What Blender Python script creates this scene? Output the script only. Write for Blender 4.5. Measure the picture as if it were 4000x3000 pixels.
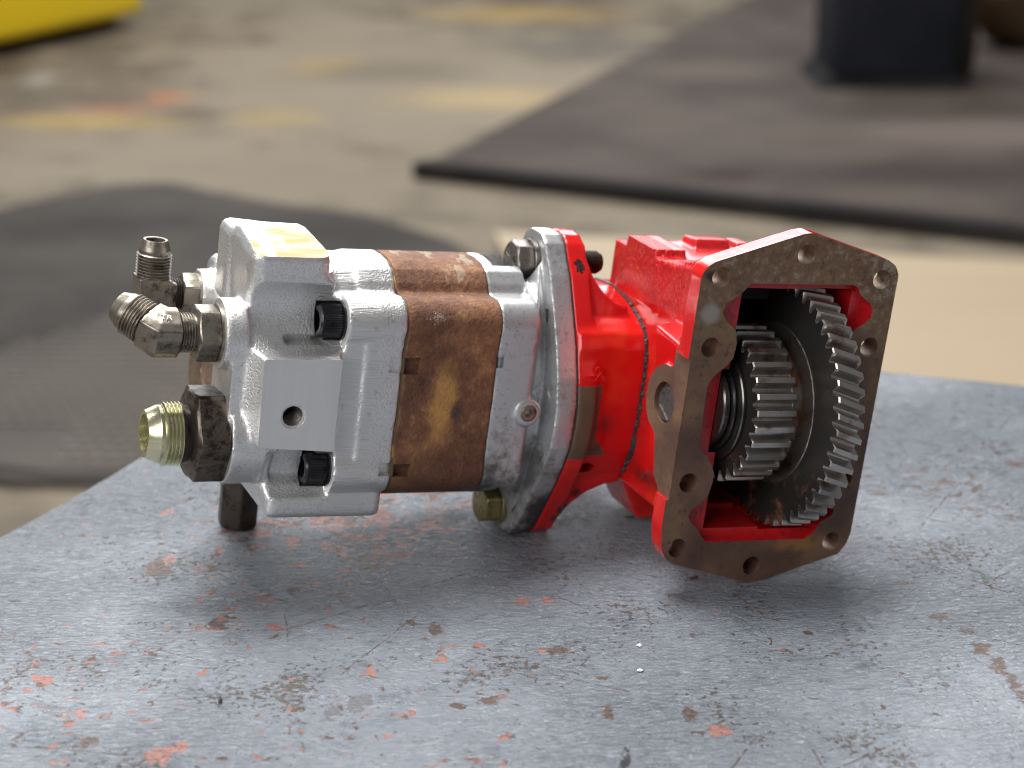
import bpy, bmesh, math, random
import numpy as np
from mathutils import Vector, Matrix
rad = math.radians
random.seed(7)
for o in list(bpy.data.objects): bpy.data.objects.remove(o)
scene = bpy.context.scene
C = scene.collection

# ------------------------------------------------------------------ camera, world, lamps, exposure
CAM_H, PITCH = 0.4853, 18.5
cam_d = bpy.data.cameras.new('camera')
cam_d.sensor_width = 36; cam_d.lens = 69.3; cam_d.clip_end = 200; cam_d.clip_start = .02
cam_d.dof.use_dof = True; cam_d.dof.focus_distance = 1.10; cam_d.dof.aperture_fstop = 6.2
cam = bpy.data.objects.new('camera', cam_d); C.objects.link(cam)
cam.location = (0, 0, CAM_H); cam.rotation_euler = (rad(90 - PITCH), 0, 0)
scene.camera = cam

world = bpy.data.worlds.new('World'); scene.world = world; world.use_nodes = True
wb = world.node_tree.nodes['Background']
wb.inputs[0].default_value = (.64, .65, .67, 1); wb.inputs[1].default_value = .22

def lamp(name, loc, target, size, power, color):
    d = bpy.data.lights.new(name, 'AREA'); d.shape = 'RECTANGLE'; d.size, d.size_y = size
    d.energy = power; d.color = color
    o = bpy.data.objects.new(name, d); C.objects.link(o); o.location = loc
    o.rotation_euler = (Vector(target) - Vector(loc)).to_track_quat('-Z', 'Y').to_euler()
    return o
lamp('skylight_lamp', (-.5, 1.8, 2.6), (0, 1.2, 0), (1.5, 1.1), 112, (1, .99, .97))
lamp('open_door_lamp', (-1.6, 11.5, 4.3), (-.1, 1.2, 0), (9, 5.2), 430, (.90, .95, 1))
lamp('front_window_lamp', (-3.0, -2.4, 2.5), (0, 1.2, 0), (4.6, 2.8), 175, (1, .98, .95))
lamp('far_fill_lamp', (0, 7.5, 4.6), (0, 7.2, -.95), (5, 3.5), 265, (1, .96, .90))  # added lamp to lift the far floor, which the skylight barely reaches
vs = scene.view_settings
vs.view_transform = 'Standard'; vs.look = 'None'; vs.exposure = .22; vs.gamma = 1; vs.use_curve_mapping = False
scene.cycles.max_bounces = 6; scene.cycles.use_denoising = True
scene.cycles.sample_clamp_indirect = 6; scene.cycles.filter_width = 1.05

# ------------------------------------------------------------------ node helpers
class NT:
    def __init__(s, name, coords='Object'):
        s.m = bpy.data.materials.new(name); s.m.use_nodes = True
        s.t = s.m.node_tree; s.n = s.t.nodes
        s.b = s.n['Principled BSDF']
        s.tc = s.n.new('ShaderNodeTexCoord').outputs[coords]
    def L(s, a, b): s.t.links.new(a, b)
    def put(s, sock, v):
        if v is None: return
        if isinstance(v, bpy.types.NodeSocket): s.L(v, sock)
        elif isinstance(v, (tuple, list)) and len(v) == 3 and sock.type == 'RGBA': sock.default_value = (*v, 1)
        else: sock.default_value = v
    def map(s, scale=(1, 1, 1), rot=(0, 0, 0), loc=(0, 0, 0), vec=None):
        n = s.n.new('ShaderNodeMapping'); s.L(vec or s.tc, n.inputs[0])
        n.inputs['Scale'].default_value = scale; n.inputs['Rotation'].default_value = rot; n.inputs['Location'].default_value = loc
        return n.outputs[0]
    def noise(s, scale, detail=3, rough=.55, vec=None, dist=0, color=False):
        n = s.n.new('ShaderNodeTexNoise'); s.L(vec or s.tc, n.inputs['Vector'])
        n.inputs['Scale'].default_value = scale; n.inputs['Detail'].default_value = detail
        n.inputs['Roughness'].default_value = rough; n.inputs['Distortion'].default_value = dist
        return n.outputs['Color' if color else 'Fac']
    def voro(s, scale, vec=None, feature='F1', rnd=1):
        n = s.n.new('ShaderNodeTexVoronoi'); n.feature = feature; s.L(vec or s.tc, n.inputs['Vector'])
        n.inputs['Scale'].default_value = scale; n.inputs['Randomness'].default_value = rnd
        return n.outputs['Distance']
    def ramp(s, f, stops):
        n = s.n.new('ShaderNodeValToRGB'); s.L(f, n.inputs[0]); e = n.color_ramp.elements
        while len(e) < len(stops): e.new(.5)
        for k, (p, c) in zip(e, stops):
            k.position = p; k.color = (c, c, c, 1) if isinstance(c, (int, float)) else (*c, 1)
        return n.outputs[0]
    def step(s, f, a, b):
        n = s.n.new('ShaderNodeMapRange'); n.interpolation_type = 'SMOOTHSTEP'; s.L(f, n.inputs['Value'])
        n.inputs['From Min'].default_value = a; n.inputs['From Max'].default_value = b
        return n.outputs[0]
    def mix(s, a, b, f):
        n = s.n.new('ShaderNodeMix'); n.data_type = 'RGBA'
        s.put(n.inputs[6], a); s.put(n.inputs[7], b); s.put(n.inputs[0], f)
        return n.outputs[2]
    def math(s, op, a, b=None, c=None):
        n = s.n.new('ShaderNodeMath'); n.operation = op; s.put(n.inputs[0], a); s.put(n.inputs[1], b)
        if c is not None: s.put(n.inputs[2], c)
        return n.outputs[0]
    def sep(s, vec=None):
        n = s.n.new('ShaderNodeSeparateXYZ'); s.L(vec or s.tc, n.inputs[0]); return n.outputs
    def blob(s, center, r, soft=.5, warp=0, wscale=60):
        v = s.tc
        if warp:
            c = s.noise(wscale, 3, .6, color=True)
            a = s.n.new('ShaderNodeVectorMath'); a.operation = 'MULTIPLY_ADD'
            s.L(c, a.inputs[0]); a.inputs[1].default_value = (warp,) * 3; s.L(v, a.inputs[2]); v = a.outputs[0]
            center = tuple(k + warp * .5 for k in center)
        n = s.n.new('ShaderNodeVectorMath'); n.operation = 'SUBTRACT'; s.L(v, n.inputs[0]); n.inputs[1].default_value = center
        d = s.n.new('ShaderNodeVectorMath'); d.operation = 'DIVIDE'; s.L(n.outputs[0], d.inputs[0]); d.inputs[1].default_value = r if isinstance(r, tuple) else (r,) * 3
        l = s.n.new('ShaderNodeVectorMath'); l.operation = 'LENGTH'; s.L(d.outputs[0], l.inputs[0])
        return s.step(l.outputs['Value'], 1.0, 1 - soft)
    def bump(s, h, strength=.3, dist=.001, prev=None):
        n = s.n.new('ShaderNodeBump'); s.L(h, n.inputs['Height']); n.inputs['Strength'].default_value = strength
        n.inputs['Distance'].default_value = dist
        if prev is not None: s.L(prev, n.inputs['Normal'])
        return n.outputs[0]
    def done(s, color, rough=.5, metal=0, normal=None, coat=0, coat_rough=.1, spec=None):
        b = s.b
        s.put(b.inputs['Base Color'], color); s.put(b.inputs['Roughness'], rough); s.put(b.inputs['Metallic'], metal)
        if normal is not None: s.L(normal, b.inputs['Normal'])
        s.put(b.inputs['Coat Weight'], coat); b.inputs['Coat Roughness'].default_value = coat_rough
        if spec is not None: s.put(b.inputs['Specular IOR Level'], spec)
        return s.m

M = {}
# cast aluminium (pebbly sand-cast skin, brushed machined bands on the ears)
t = NT('cast_aluminium')
peb = t.noise(760, 2, .5, dist=.3); fine = t.noise(1800, 2, .5)
brushed = t.noise(1, 2, .6, vec=t.map((60, 1500, 1500)))
x = t.sep()[0]
band = t.math('MULTIPLY', t.step(x, -.131, -.129), t.step(x, -.108, -.113))
col = t.mix((.72, .715, .71), (.84, .835, .83), t.noise(35, 4, .6))
col = t.mix(col, (.36, .34, .31), t.math('MULTIPLY', t.step(t.noise(150, 5, .7), .58, .72), .6))
col = t.mix(col, (.30, .28, .26), t.math('MULTIPLY', t.step(peb, .46, .30), t.math('SUBTRACT', .30, t.math('MULTIPLY', band, .3))))
h = t.mix(peb, brushed, band)
M['cast'] = t.done(col, t.mix((.46,) * 3, (.37,) * 3, t.noise(90, 2)), .88, t.bump(fine, .10, .0006, t.bump(h, .50, .0010)))
# weathered, greasy die cast aluminium of the front cover
t = NT('weathered_aluminium')
z = t.sep()[2]; x = t.sep()[0]
grime = t.noise(45, 6, .68)
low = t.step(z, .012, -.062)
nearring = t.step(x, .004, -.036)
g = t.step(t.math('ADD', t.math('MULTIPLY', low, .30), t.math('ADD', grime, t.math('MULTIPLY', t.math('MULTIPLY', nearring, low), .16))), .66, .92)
col = t.mix((.52, .53, .54), (.66, .67, .68), t.noise(28, 4))
col = t.mix(col, (.22, .205, .18), t.math('MULTIPLY', t.step(t.math('ADD', t.noise(330, 5, .75), t.math('MULTIPLY', t.noise(40, 3), .30)), .66, .84), .55))
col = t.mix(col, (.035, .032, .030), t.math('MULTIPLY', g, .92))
pit = t.blob((.016, -.040, -.078), (.016, .035, .026), .5, .012, 150)
col = t.mix(col, (.022, .022, .026), t.math('MULTIPLY', pit, .92))
rough = t.math('ADD', t.math('MULTIPLY', g, .25), .36)
M['alu_old'] = t.done(col, rough, t.math('SUBTRACT', .78, t.math('MULTIPLY', t.math('MAXIMUM', g, pit), .7)), t.bump(t.noise(420, 3, .6), .22, .0006))
# machined aluminium
t = NT('machined_aluminium')
lines = t.noise(1, 3, .6, vec=t.map((30, 400, 900)))
col = t.mix((.62, .62, .63), (.74, .74, .75), t.noise(1, 3, .6, vec=t.map((120, 8, 8))))
col = t.mix(col, (.17, .16, .15), t.step(t.noise(240, 5, .8), .68, .76))
M['machined'] = t.done(col, .42, .55, t.bump(lines, .06, .0004))
# stained machined top pad
t = NT('stained_port_pad')
streak = t.noise(1, 4, .62, vec=t.map((26, 75, 75)), dist=.6)
col = t.mix((.52, .41, .34), (.55, .31, .10), t.step(streak, .42, .62))
col = t.mix(col, (.86, .84, .80), t.step(t.noise(1, 3, .5, vec=t.map((48, 24, 24), loc=(3, 1, 0))), .52, .72))
M['stain_pad'] = t.done(col, .62, .10, t.bump(t.noise(1, 2, .5, vec=t.map((60, 700, 700))), .08, .0004))
# rusted cast iron ring
t = NT('rusty_iron')
n1 = t.noise(34, 6, .68); n2 = t.noise(190, 5, .75)
z = t.sep()[2]
col = t.ramp(t.math('ADD', t.math('MULTIPLY', n1, .58), t.math('MULTIPLY', n2, .42)), [(.32, (.070, .032, .020)), (.43, (.130, .056, .032)), (.51, (.185, .084, .044)), (.59, (.27, .130, .062)), (.68, (.42, .235, .105))])
yel = t.blob((-.068, -.053, .003), (.012, .030, .036), .8, .012, 70)
col = t.mix(col, (.60, .33, .10), t.math('MULTIPLY', yel, t.math('ADD', t.math('MULTIPLY', n2, .8), .25)))
drk = t.blob((-.058, -.054, -.004), (.006, .03, .011), .9, .006, 120)
col = t.mix(col, (.045, .030, .033), t.math('MULTIPLY', drk, .85))
lowdrk = t.blob((-.060, -.045, -.046), (.060, .06, .030), .7, .030, 45)  # lower part of the ring darker, with a warped edge
col = t.mix(col, (.075, .031, .019), t.math('MULTIPLY', lowdrk, .65))
pale = t.step(t.math('ADD', t.noise(1, 3, .6, vec=t.map((90, 30, 30), loc=(.6, 0, 0))), t.math('MULTIPLY', t.step(z, .05, .075), .12)), .70, .75)
col = t.mix(col, (.36, .29, .21), t.math('MULTIPLY', pale, .7))
scr = t.blob((-.077, -.05, .054), (.008, .012, .0035), .6, .012, 420)
col = t.mix(col, (.62, .60, .58), t.math('MULTIPLY', scr, t.step(t.noise(900, 4, .8), .52, .58)))
M['rust'] = t.done(col, .72, .12, t.bump(n2, .5, .0012, t.bump(t.noise(420, 3, .6), .6, .0012)))
# glossy red enamel with bare / grimy spots
def red_mat(name, runs=False, adapter=False):
    t = NT(name)
    peel = t.noise(260, 2, .5); wav = t.noise(70, 2, .5)
    col = t.mix((.50, .004, .006), (.62, .010, .009), t.noise(30, 3))
    col = t.mix(col, (.66, .045, .008), t.math('MULTIPLY', t.step(t.noise(22, 4, .6, vec=t.map(loc=(.7, .2, .4))), .56, .74), .55))
    col = t.mix(col, (.30, .006, .010), t.math('MULTIPLY', t.step(t.noise(16, 5, .65, vec=t.map(loc=(.1, .9, .3))), .55, .75), .6))
    speck = t.step(t.noise(380, 4, .75), .66, .74)
    col = t.mix(col, (.05, .012, .010), t.math('MULTIPLY', speck, .55))
    h = t.math('ADD', t.math('MULTIPLY', peel, .35), t.math('MULTIPLY', wav, .5))
    nb = t.bump(h, .22, .0016)
    rough = t.math('ADD', .06, t.math('MULTIPLY', t.noise(55, 4, .65), .20))
    if runs:
        s = t.sep()
        m = t.math('MULTIPLY', t.step(s[0], .078, .068), t.step(s[2], .062, .074))
        m = t.math('MULTIPLY', m, t.step(s[1], -.098, -.088))
        rr = t.noise(1, 2, .5, vec=t.map((300, 480, 150)), dist=1.0)
        nb = t.bump(t.math('MULTIPLY', rr, m), .9, .0036, nb)
        sm = t.blob((.072, -.075, -.040), (.025, .05, .010), .9, .012, 160)
        col = t.mix(col, (.05, .012, .012), t.math('MULTIPLY', sm, .85))
    if adapter:
        s = t.sep()
        # bare brownish metal rub patch low on the near side
        a = t.math('MULTIPLY', t.step(s[2], .0145, .0135), t.step(s[2], -.0335, -.0325))
        edge = t.math('ADD', .0345, t.math('MULTIPLY', t.step(s[2], -.018, -.032), .009))
        w = t.math('MULTIPLY', t.noise(500, 2), .0012)
        a = t.math('MULTIPLY', a, t.step(t.math('SUBTRACT', edge, t.math('ADD', s[0], w)), -.0016, -.0006))
        a = t.math('MULTIPLY', a, t.step(s[1], -.040, -.043))
        bare = t.mix((.070, .050, .032), (.13, .095, .055), t.noise(60, 5, .65))
        col = t.mix(col, bare, a)
        rough = t.mix((.21,) * 3, (.5,) * 3, a)
        sm = t.blob((.040, -.056, -.012), (.012, .03, .012), 1, .006, 100)
        col = t.mix(col, (.10, .018, .022), t.math('MULTIPLY', sm, .75))
        chip = t.blob((.0235, -.020, .079), (.006, .02, .0055), .5, .008, 300)
        col = t.mix(col, (.018, .015, .015), t.step(t.math('MULTIPLY', chip, t.noise(600, 3, .7)), .36, .42))
        for c, r in (((.036, -.03, -.062), .004), ((.030, -.03, -.074), .0055), ((.027, -.02, -.082), .004)):
            k = t.blob(c, (r, .03, r), .5, .006, 220)
            col = t.mix(col, (.02, .010, .010), t.math('MULTIPLY', k, .8))
    return t.done(col, rough, 0, nb, .30, .04, .45)
M['red'] = red_mat('red_enamel', runs=True)
M['red_adapter'] = red_mat('red_enamel_adapter', adapter=True)
t = NT('red_enamel_inside')
col = t.mix((.50, .010, .014), (.16, .010, .010), t.step(t.noise(240, 5, .8), .52, .68))
M['red_in'] = t.done(col, .30, 0, t.bump(t.noise(200, 3), .2, .001), .3)
# brown oxidised bare face
t = NT('brown_bare_steel')
n1 = t.noise(26, 6, .62); n2 = t.noise(210, 5, .75)
col = t.ramp(n1, [(.30, (.096, .054, .042)), (.5, (.150, .084, .060)), (.62, (.21, .118, .074)), (.8, (.28, .155, .085))])
z = t.sep()[2]; xx = t.sep()[0]
top = t.math('MULTIPLY', t.step(z, .030, .085), 1)
col = t.mix(col, t.mix((.20, .115, .068), (.27, .185, .11), t.step(n2, .42, .6)), t.math('MULTIPLY', top, .6))
col = t.mix(col, (.21, .135, .075), t.math('MULTIPLY', t.step(t.math('ADD', n1, t.math('MULTIPLY', n2, .5)), .80, .92), .55))
pale = t.step(t.math('ADD', t.math('MULTIPLY', n2, .93), t.math('MULTIPLY', t.math('ADD', t.step(z, .06, .115), t.math('MULTIPLY', t.step(xx, .135, .165), .6)), .14)), .64, .76)
col = t.mix(col, (.34, .30, .245), t.math('MULTIPLY', pale, t.math('MULTIPLY', top, .65)))
col = t.mix(col, (.016, .011, .009), t.math('MULTIPLY', t.step(n2, .42, .30), .7))
org = t.blob((.135, -.140, -.058), (.026, .02, .006), .9, .012, 90)
col = t.mix(col, (.36, .17, .055), t.math('MULTIPLY', org, .75))
gl = t.blob((.051, -.140, .084), (.008, .02, .008), .6, .005, 150)
col = t.mix(col, (.36, .34, .31), t.math('MULTIPLY', gl, .7))
sm = t.blob((.050, -.140, .106), (.009, .02, .005), .6, .006, 120)
col = t.mix(col, (.02, .018, .018), t.math('MULTIPLY', sm, .9))
M['brown'] = t.done(col, t.math('ADD', .40, t.math('MULTIPLY', n2, .25)), .40, t.bump(n2, .20, .0005))
# gear steel
t = NT('gear_steel')
n1 = t.noise(50, 4, .6)
col = t.mix((.38, .345, .32), (.56, .53, .50), n1)
col = t.mix(col, (.16, .065, .028), t.math('MULTIPLY', t.step(t.noise(60, 5, .7, vec=t.map(loc=(.4, .1, .2))), .52, .68), .70))
M['gear'] = t.done(col, .30, .95, t.bump(t.noise(1, 2, .5, vec=t.map((100, 900, 900))), .06, .0004))
t = NT('oily_black_steel')
rst = t.noise(60, 6, .72)
z = t.sep()[2]; y = t.sep()[1]
m = t.math('MULTIPLY', t.step(rst, .52, .66), t.step(z, .012, -.015))
col = t.mix((.024, .022, .020), (.15, .062, .028), t.math('MULTIPLY', m, .9))
M['oily'] = t.done(col, t.math('ADD', .42, t.math('MULTIPLY', m, .3)), .35, t.bump(t.noise(160, 4, .7), .25, .0007))
t = NT('bearing_steel')
M['bearing'] = t.done(t.mix((.06, .058, .056), (.20, .195, .19), t.noise(70, 3)), .22, .9)
t = NT('hub_rusty_steel')
M['hub'] = t.done(t.mix((.13, .12, .11), (.13, .050, .022), t.step(t.noise(90, 5, .7), .44, .58)), .5, .6, t.bump(t.noise(300, 3), .2, .0004))
# fasteners
def steel(name, a, b, dirt, rough=.4, metal=.8, thr=(.50, .66), bump=.2):
    t = NT(name); n2 = t.noise(150, 5, .75)
    col = t.mix(a, b, t.noise(60, 4)); col = t.mix(col, dirt, t.step(n2, *thr))
    return t.done(col, t.math('ADD', rough - .1, t.math('MULTIPLY', n2, .22)), metal, t.bump(n2, bump, .0005))
M['fit'] = steel('dirty_zinc_steel', (.21, .185, .155), (.33, .30, .255), (.060, .044, .032), .36, .85, (.44, .74))
M['fit_dark'] = steel('dark_oily_steel', (.040, .032, .028), (.085, .066, .054), (.018, .014, .012), .36, .7)
M['fit_worn'] = steel('worn_dark_nut', (.075, .056, .046), (.20, .17, .14), (.042, .030, .025), .36, .75, (.44, .60))
M['zinc_yellow'] = steel('yellow_zinc', (.60, .58, .36), (.72, .70, .50), (.34, .31, .15), .24, .92, (.60, .75), .06)
M['bolt_yellow'] = steel('dull_yellow_zinc', (.30, .24, .10), (.40, .34, .17), (.10, .085, .05), .36, .75)
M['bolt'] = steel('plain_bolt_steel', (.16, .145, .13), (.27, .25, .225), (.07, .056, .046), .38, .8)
M['black_oxide'] = steel('black_oxide', (.030, .030, .034), (.060, .060, .066), (.012, .012, .013), .30, .75)
M['black'] = steel('black_sealant', (.018, .017, .018), (.05, .05, .052), (.10, .10, .10), .5, 0, (.60, .72))
M['pin'] = steel('dull_pin_steel', (.10, .085, .085), (.15, .13, .13), (.07, .055, .05), .42, .6)
M['plug'] = steel('brown_plug', (.22, .15, .10), (.30, .21, .15), (.10, .07, .05), .4, .5)

# ------------------------------------------------------------------ mesh helpers (millimetres in, metres out)
S = .001
def tri_fan(n, off): return [tuple(range(off, off + n))]
def prism(poly, a0, a1, axis='X', poly1=None):
    """closed prism; poly is in the two other axes in xyz order"""
    p1 = poly1 or poly; n = len(poly); V = []
    for a, pp in ((a0, poly), (a1, p1)):
        for u, v in pp:
            V.append({'X': (a, u, v), 'Y': (u, a, v), 'Z': (u, v, a)}[axis])
    F = [tuple(range(n)), tuple(range(2 * n - 1, n - 1, -1))] + [(i, i + n, (i + 1) % n + n, (i + 1) % n) for i in range(n)]
    return V, F
def box(x0, x1, y0, y1, z0, z1): return prism([(y0, z0), (y1, z0), (y1, z1), (y0, z1)], x0, x1, 'X')
def circ(cu, cv, r, n=48, a0=0, a1=360):
    full = abs(a1 - a0) >= 360
    k = n if full else n + 1
    return [(cu + r * math.cos(rad(a0 + (a1 - a0) * i / n)), cv + r * math.sin(rad(a0 + (a1 - a0) * i / n))) for i in range(k)]
def cyl(cu, cv, r, a0, a1, axis='X', r1=None, n=48):
    return prism(circ(cu, cv, r, n), a0, a1, axis, circ(cu, cv, r1 if r1 else r, n))
def hull(pts):
    bm = bmesh.new()
    for p in pts: bm.verts.new(p)
    r = bmesh.ops.convex_hull(bm, input=bm.verts[:])
    bmesh.ops.delete(bm, geom=[v for v in bm.verts if not v.link_faces], context='VERTS')
    bm.verts.index_update()
    V = [tuple(v.co) for v in bm.verts]; F = [tuple(v.index for v in f.verts) for f in bm.faces]
    bm.free(); return V, F
DIRS = [Vector(d).normalized() for d in [(a, b, c) for a in (-1, 0, 1) for b in (-1, 0, 1) for c in (-1, 0, 1) if (a, b, c) != (0, 0, 0)]]
def rhull(pts, r):
    return hull([tuple(Vector(q) + d * r) for q in pts for d in DIRS])
def frame(d):
    d = Vector(d).normalized(); u = d.orthogonal().normalized(); return d, u, d.cross(u)
def lathe(profile, org, d, n=48, rfun=None, up=None):
    """revolve (distance, radius) profile round direction d at org; rfun(angle, r, i) may shape the ring"""
    d, u, w = frame(d)
    if up is not None:
        u = (Vector(up) - d * Vector(up).dot(d)).normalized(); w = d.cross(u)
    o = Vector(org); V = []; F = []
    for i, (s, r) in enumerate(profile):
        for k in range(n):
            a = 2 * math.pi * k / n; rr = rfun(a, r, i) if rfun else r
            V.append(tuple(o + d * s + (u * math.cos(a) + w * math.sin(a)) * rr))
    for i in range(len(profile) - 1):
        for k in range(n):
            a, b = i * n + k, i * n + (k + 1) % n
            F.append((a, b, b + n, a + n))
    F.append(tuple(range(n - 1, -1, -1))); F.append(tuple(range((len(profile) - 1) * n, len(profile) * n)))
    return V, F
def hexnut(org, d, length, af, ch=1.2, up=(0, 0, 1), turn=0, both=True, washer=False):
    rc = af / 2 / math.cos(math.pi / 6)
    def rf(a, r, i):
        a = (a + rad(turn)) % (math.pi / 3) - math.pi / 6
        return min(af / 2 / math.cos(a), r)
    k = .6 * ch
    prof = [(0, af / 2 * .96), (k, rc + .1)] if True else []
    prof += [(length - k, rc + .1), (length, af / 2 * .96)] if both else [(length, rc + .1)]
    return lathe(prof, org, d, 60, rf, up)
def threads(r, length, pitch, depth, s0=0):
    out = []; n = int(length / pitch)
    for i in range(n):
        s = s0 + i * pitch
        out += [(s, r - depth), (s + pitch * .38, r), (s + pitch * .55, r), (s + pitch * .92, r - depth)]
    out.append((s0 + length, r - depth)); return out

def bm_from(parts):
    bm = bmesh.new()
    for V, F in parts:
        vs_ = [bm.verts.new((v[0] * S, v[1] * S, v[2] * S)) for v in V]
        for f in F:
            try: bm.faces.new([vs_[i] for i in f])
            except ValueError: pass
    bmesh.ops.recalc_face_normals(bm, faces=bm.faces[:])
    return bm
def mesh_of(name, parts, tri=False):
    bm = bm_from(parts)
    if tri: bmesh.ops.triangulate(bm, faces=bm.faces[:])
    me = bpy.data.meshes.new(name); bm.to_mesh(me); bm.free(); return me
def obj(name, me, mats, parent=None, smooth=35):
    if not isinstance(mats, (list, tuple)): mats = [mats]
    idx = np.zeros(len(me.polygons), np.int32); me.polygons.foreach_get('material_index', idx)
    me.materials.clear()
    for m in mats: me.materials.append(M[m] if isinstance(m, str) else m)
    me.polygons.foreach_set('material_index', np.minimum(idx, len(mats) - 1))
    if smooth:
        me.shade_smooth(); me.set_sharp_from_angle(angle=rad(smooth))
    else: me.shade_flat()
    o = bpy.data.objects.new(name, me); C.objects.link(o); o.parent = parent
    return o
def simple(name, parts, mat, parent=None, smooth=35, bevel=0, seg=2):
    me = mesh_of(name, parts)
    if bevel:
        o = bpy.data.objects.new('tmp', me); C.objects.link(o)
        b = o.modifiers.new('b', 'BEVEL'); b.width = bevel * S; b.segments = seg; b.limit_method = 'ANGLE'; b.angle_limit = rad(32)
        me = bake(o)
    return obj(name, me, mat, parent, smooth)
def bake(o):
    dg = bpy.context.evaluated_depsgraph_get()
    me = bpy.data.meshes.new_from_object(o.evaluated_get(dg))
    old = o.data; bpy.data.objects.remove(o); bpy.data.meshes.remove(old)
    return me
def casting(parts, voxel=1.0, it=6, cut=(), fac=.5, pre=()):
    """union of overlapping solids, softened like a sand casting, then machined by the cutters"""
    o = bpy.data.objects.new('tmp', mesh_of('tmp', parts)); C.objects.link(o)
    r = o.modifiers.new('r', 'REMESH'); r.mode = 'VOXEL'; r.voxel_size = voxel * S
    tmp = []
    for c in pre:
        k = bpy.data.objects.new('cutter', mesh_of('cutter', [c], True)); C.objects.link(k); tmp.append(k)
        b = o.modifiers.new('b', 'BOOLEAN'); b.operation = 'DIFFERENCE'; b.solver = 'MANIFOLD'; b.object = k
    if pre:
        r = o.modifiers.new('r', 'REMESH'); r.mode = 'VOXEL'; r.voxel_size = voxel * S
    if it:
        s = o.modifiers.new('s', 'SMOOTH'); s.factor = fac; s.iterations = it
    for c in cut:
        k = bpy.data.objects.new('cutter', mesh_of('cutter', [c], True)); C.objects.link(k); tmp.append(k)
        b = o.modifiers.new('b', 'BOOLEAN'); b.operation = 'DIFFERENCE'; b.solver = 'MANIFOLD'; b.object = k
    me = bake(o)
    for k in tmp:
        d = k.data; bpy.data.objects.remove(k); bpy.data.meshes.remove(d)
    return me
def paint(me, rules):
    """rules: list of (material index, function(center mm, normal) -> bool array)"""
    n = len(me.polygons)
    c = np.empty(n * 3, np.float32); me.polygons.foreach_get('center', c); c = c.reshape(-1, 3) * 1000
    nn = np.empty(n * 3, np.float32); me.polygons.foreach_get('normal', nn); nn = nn.reshape(-1, 3)
    idx = np.zeros(n, np.int32)
    for k, fn in rules: idx[fn(c, nn)] = k
    me.polygons.foreach_set('material_index', idx); me.update()

def tag(o, label=None, cat=None, group=None, kind=None):
    if label: o['label'] = label
    if cat: o['category'] = cat
    if group: o['group'] = group
    if kind: o['kind'] = kind
    return o

# ------------------------------------------------------------------ the floor and what stands on it
FZ = -.95
t = NT('shop_floor')
n1 = t.noise(1.1, 5, .6); n2 = t.noise(4.5, 6, .65)
col = t.mix((.19, .157, .115), (.275, .235, .178), n1)
col = t.mix(col, (.120, .098, .075), t.step(t.math('ADD', t.math('MULTIPLY', n2, .45), t.math('MULTIPLY', t.noise(.7, 3, vec=t.map((1, .8, 1), loc=(.3, 1.2, 0))), .55)), .44, .60))
for c, r, k, a in (((-1.62, 7.45, FZ), (.55, .24, 1), (.44, .30, .085), .85), ((-1.56, 7.72, FZ), (.30, .14, 1), (.38, .11, .03), .7), ((-1.38, 7.95, FZ), (.13, .16, 1), (.50, .13, .03), .75),
                   ((-.85, 8.72, FZ), (.24, .36, 1), (.36, .26, .10), .8), ((-.10, 7.95, FZ), (.55, .42, 1), (.44, .33, .17), .9), ((.05, 10.4, FZ), (.8, .5, 1), (.42, .28, .09), .8),
                   ((-.9, 7.5, FZ), (.25, .3, 1), (.40, .29, .10), .6), ((-.55, 8.6, FZ), (.6, .5, 1), (.085, .070, .055), .6), ((.35, 9.3, FZ), (.7, .6, 1), (.11, .10, .09), .8), ((-2.04, 8.4, FZ), (.14, .2, 1), (.42, .40, .37), .8),
                   ((-2.3, 8.6, FZ), (.24, .7, 1), (.07, .035, .015), .8)):
    col = t.mix(col, k, t.math('MULTIPLY', t.blob(c, r, .95, .30, 2.5), a * .75))
fl = mesh_of('floor', [([(-40000, -6000, FZ * 1000), (40000, -6000, FZ * 1000), (40000, 70000, FZ * 1000), (-40000, 70000, FZ * 1000)], [(0, 1, 2, 3)])])
tag(obj('floor', fl, t.done(col, .8, 0, t.bump(t.noise(40, 4), .2, .004), 0, .1, .15), None, 0), kind='structure', label='worn beige concrete workshop floor with stains')
def rubber(name, a, b, spots=()):
    t = NT(name)
    col = t.mix(a, b, t.step(t.noise(1.7, 4, .6), .35, .65))
    for c, r, k, w in spots: col = t.mix(col, k, t.math('MULTIPLY', t.blob(c, r, .8, .2, 3), w))
    return t.done(col, .8, 0, t.bump(t.noise(90, 2), .3, .003), 0, .1, .12)
M['mat1'] = rubber('dark_rubber', (.040, .036, .033), (.074, .066, .060))
M['mat2'] = rubber('brown_rubber', (.066, .053, .047), (.105, .085, .074), (((1.75, 7.05, FZ), (.8, .38, 1), (.185, .150, .135), .75), ((1.4, 6.35, FZ), (1.1, .33, 1), (.045, .033, .032), .8), ((.7, 6.35, FZ), (.2, .14, 1), (.035, .02, .017), .9),
                                                                               ((.9, 8.4, FZ), (.45, .4, 1), (.15, .125, .10), .6)))
def slab_poly(pts, z0, z1): return prism([(p[0] * 1000, p[1] * 1000) for p in pts], z0 * 1000, z1 * 1000, 'Z')
# perforated anti-fatigue mat, lower left
mat_pts = [(-2.3, 5.6), (-1.62, 5.90), (-1.46, 6.08), (-1.28, 6.28), (-1.12, 6.31), (-.96, 6.18), (-.74, 6.02), (-.45, 5.87), (-.18, 5.55), (.25, 4.6), (.1, 3.6), (-1.0, 3.64), (-1.6, 3.95), (-2.3, 4.7)]
m1 = simple('rubber_mat', [slab_poly(mat_pts, FZ + .004, FZ + .018)], 'mat1', None, 0)
tag(m1, 'dark rubber mat on the floor behind the pump end of the bench', 'mat', 'floor mats')
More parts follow.
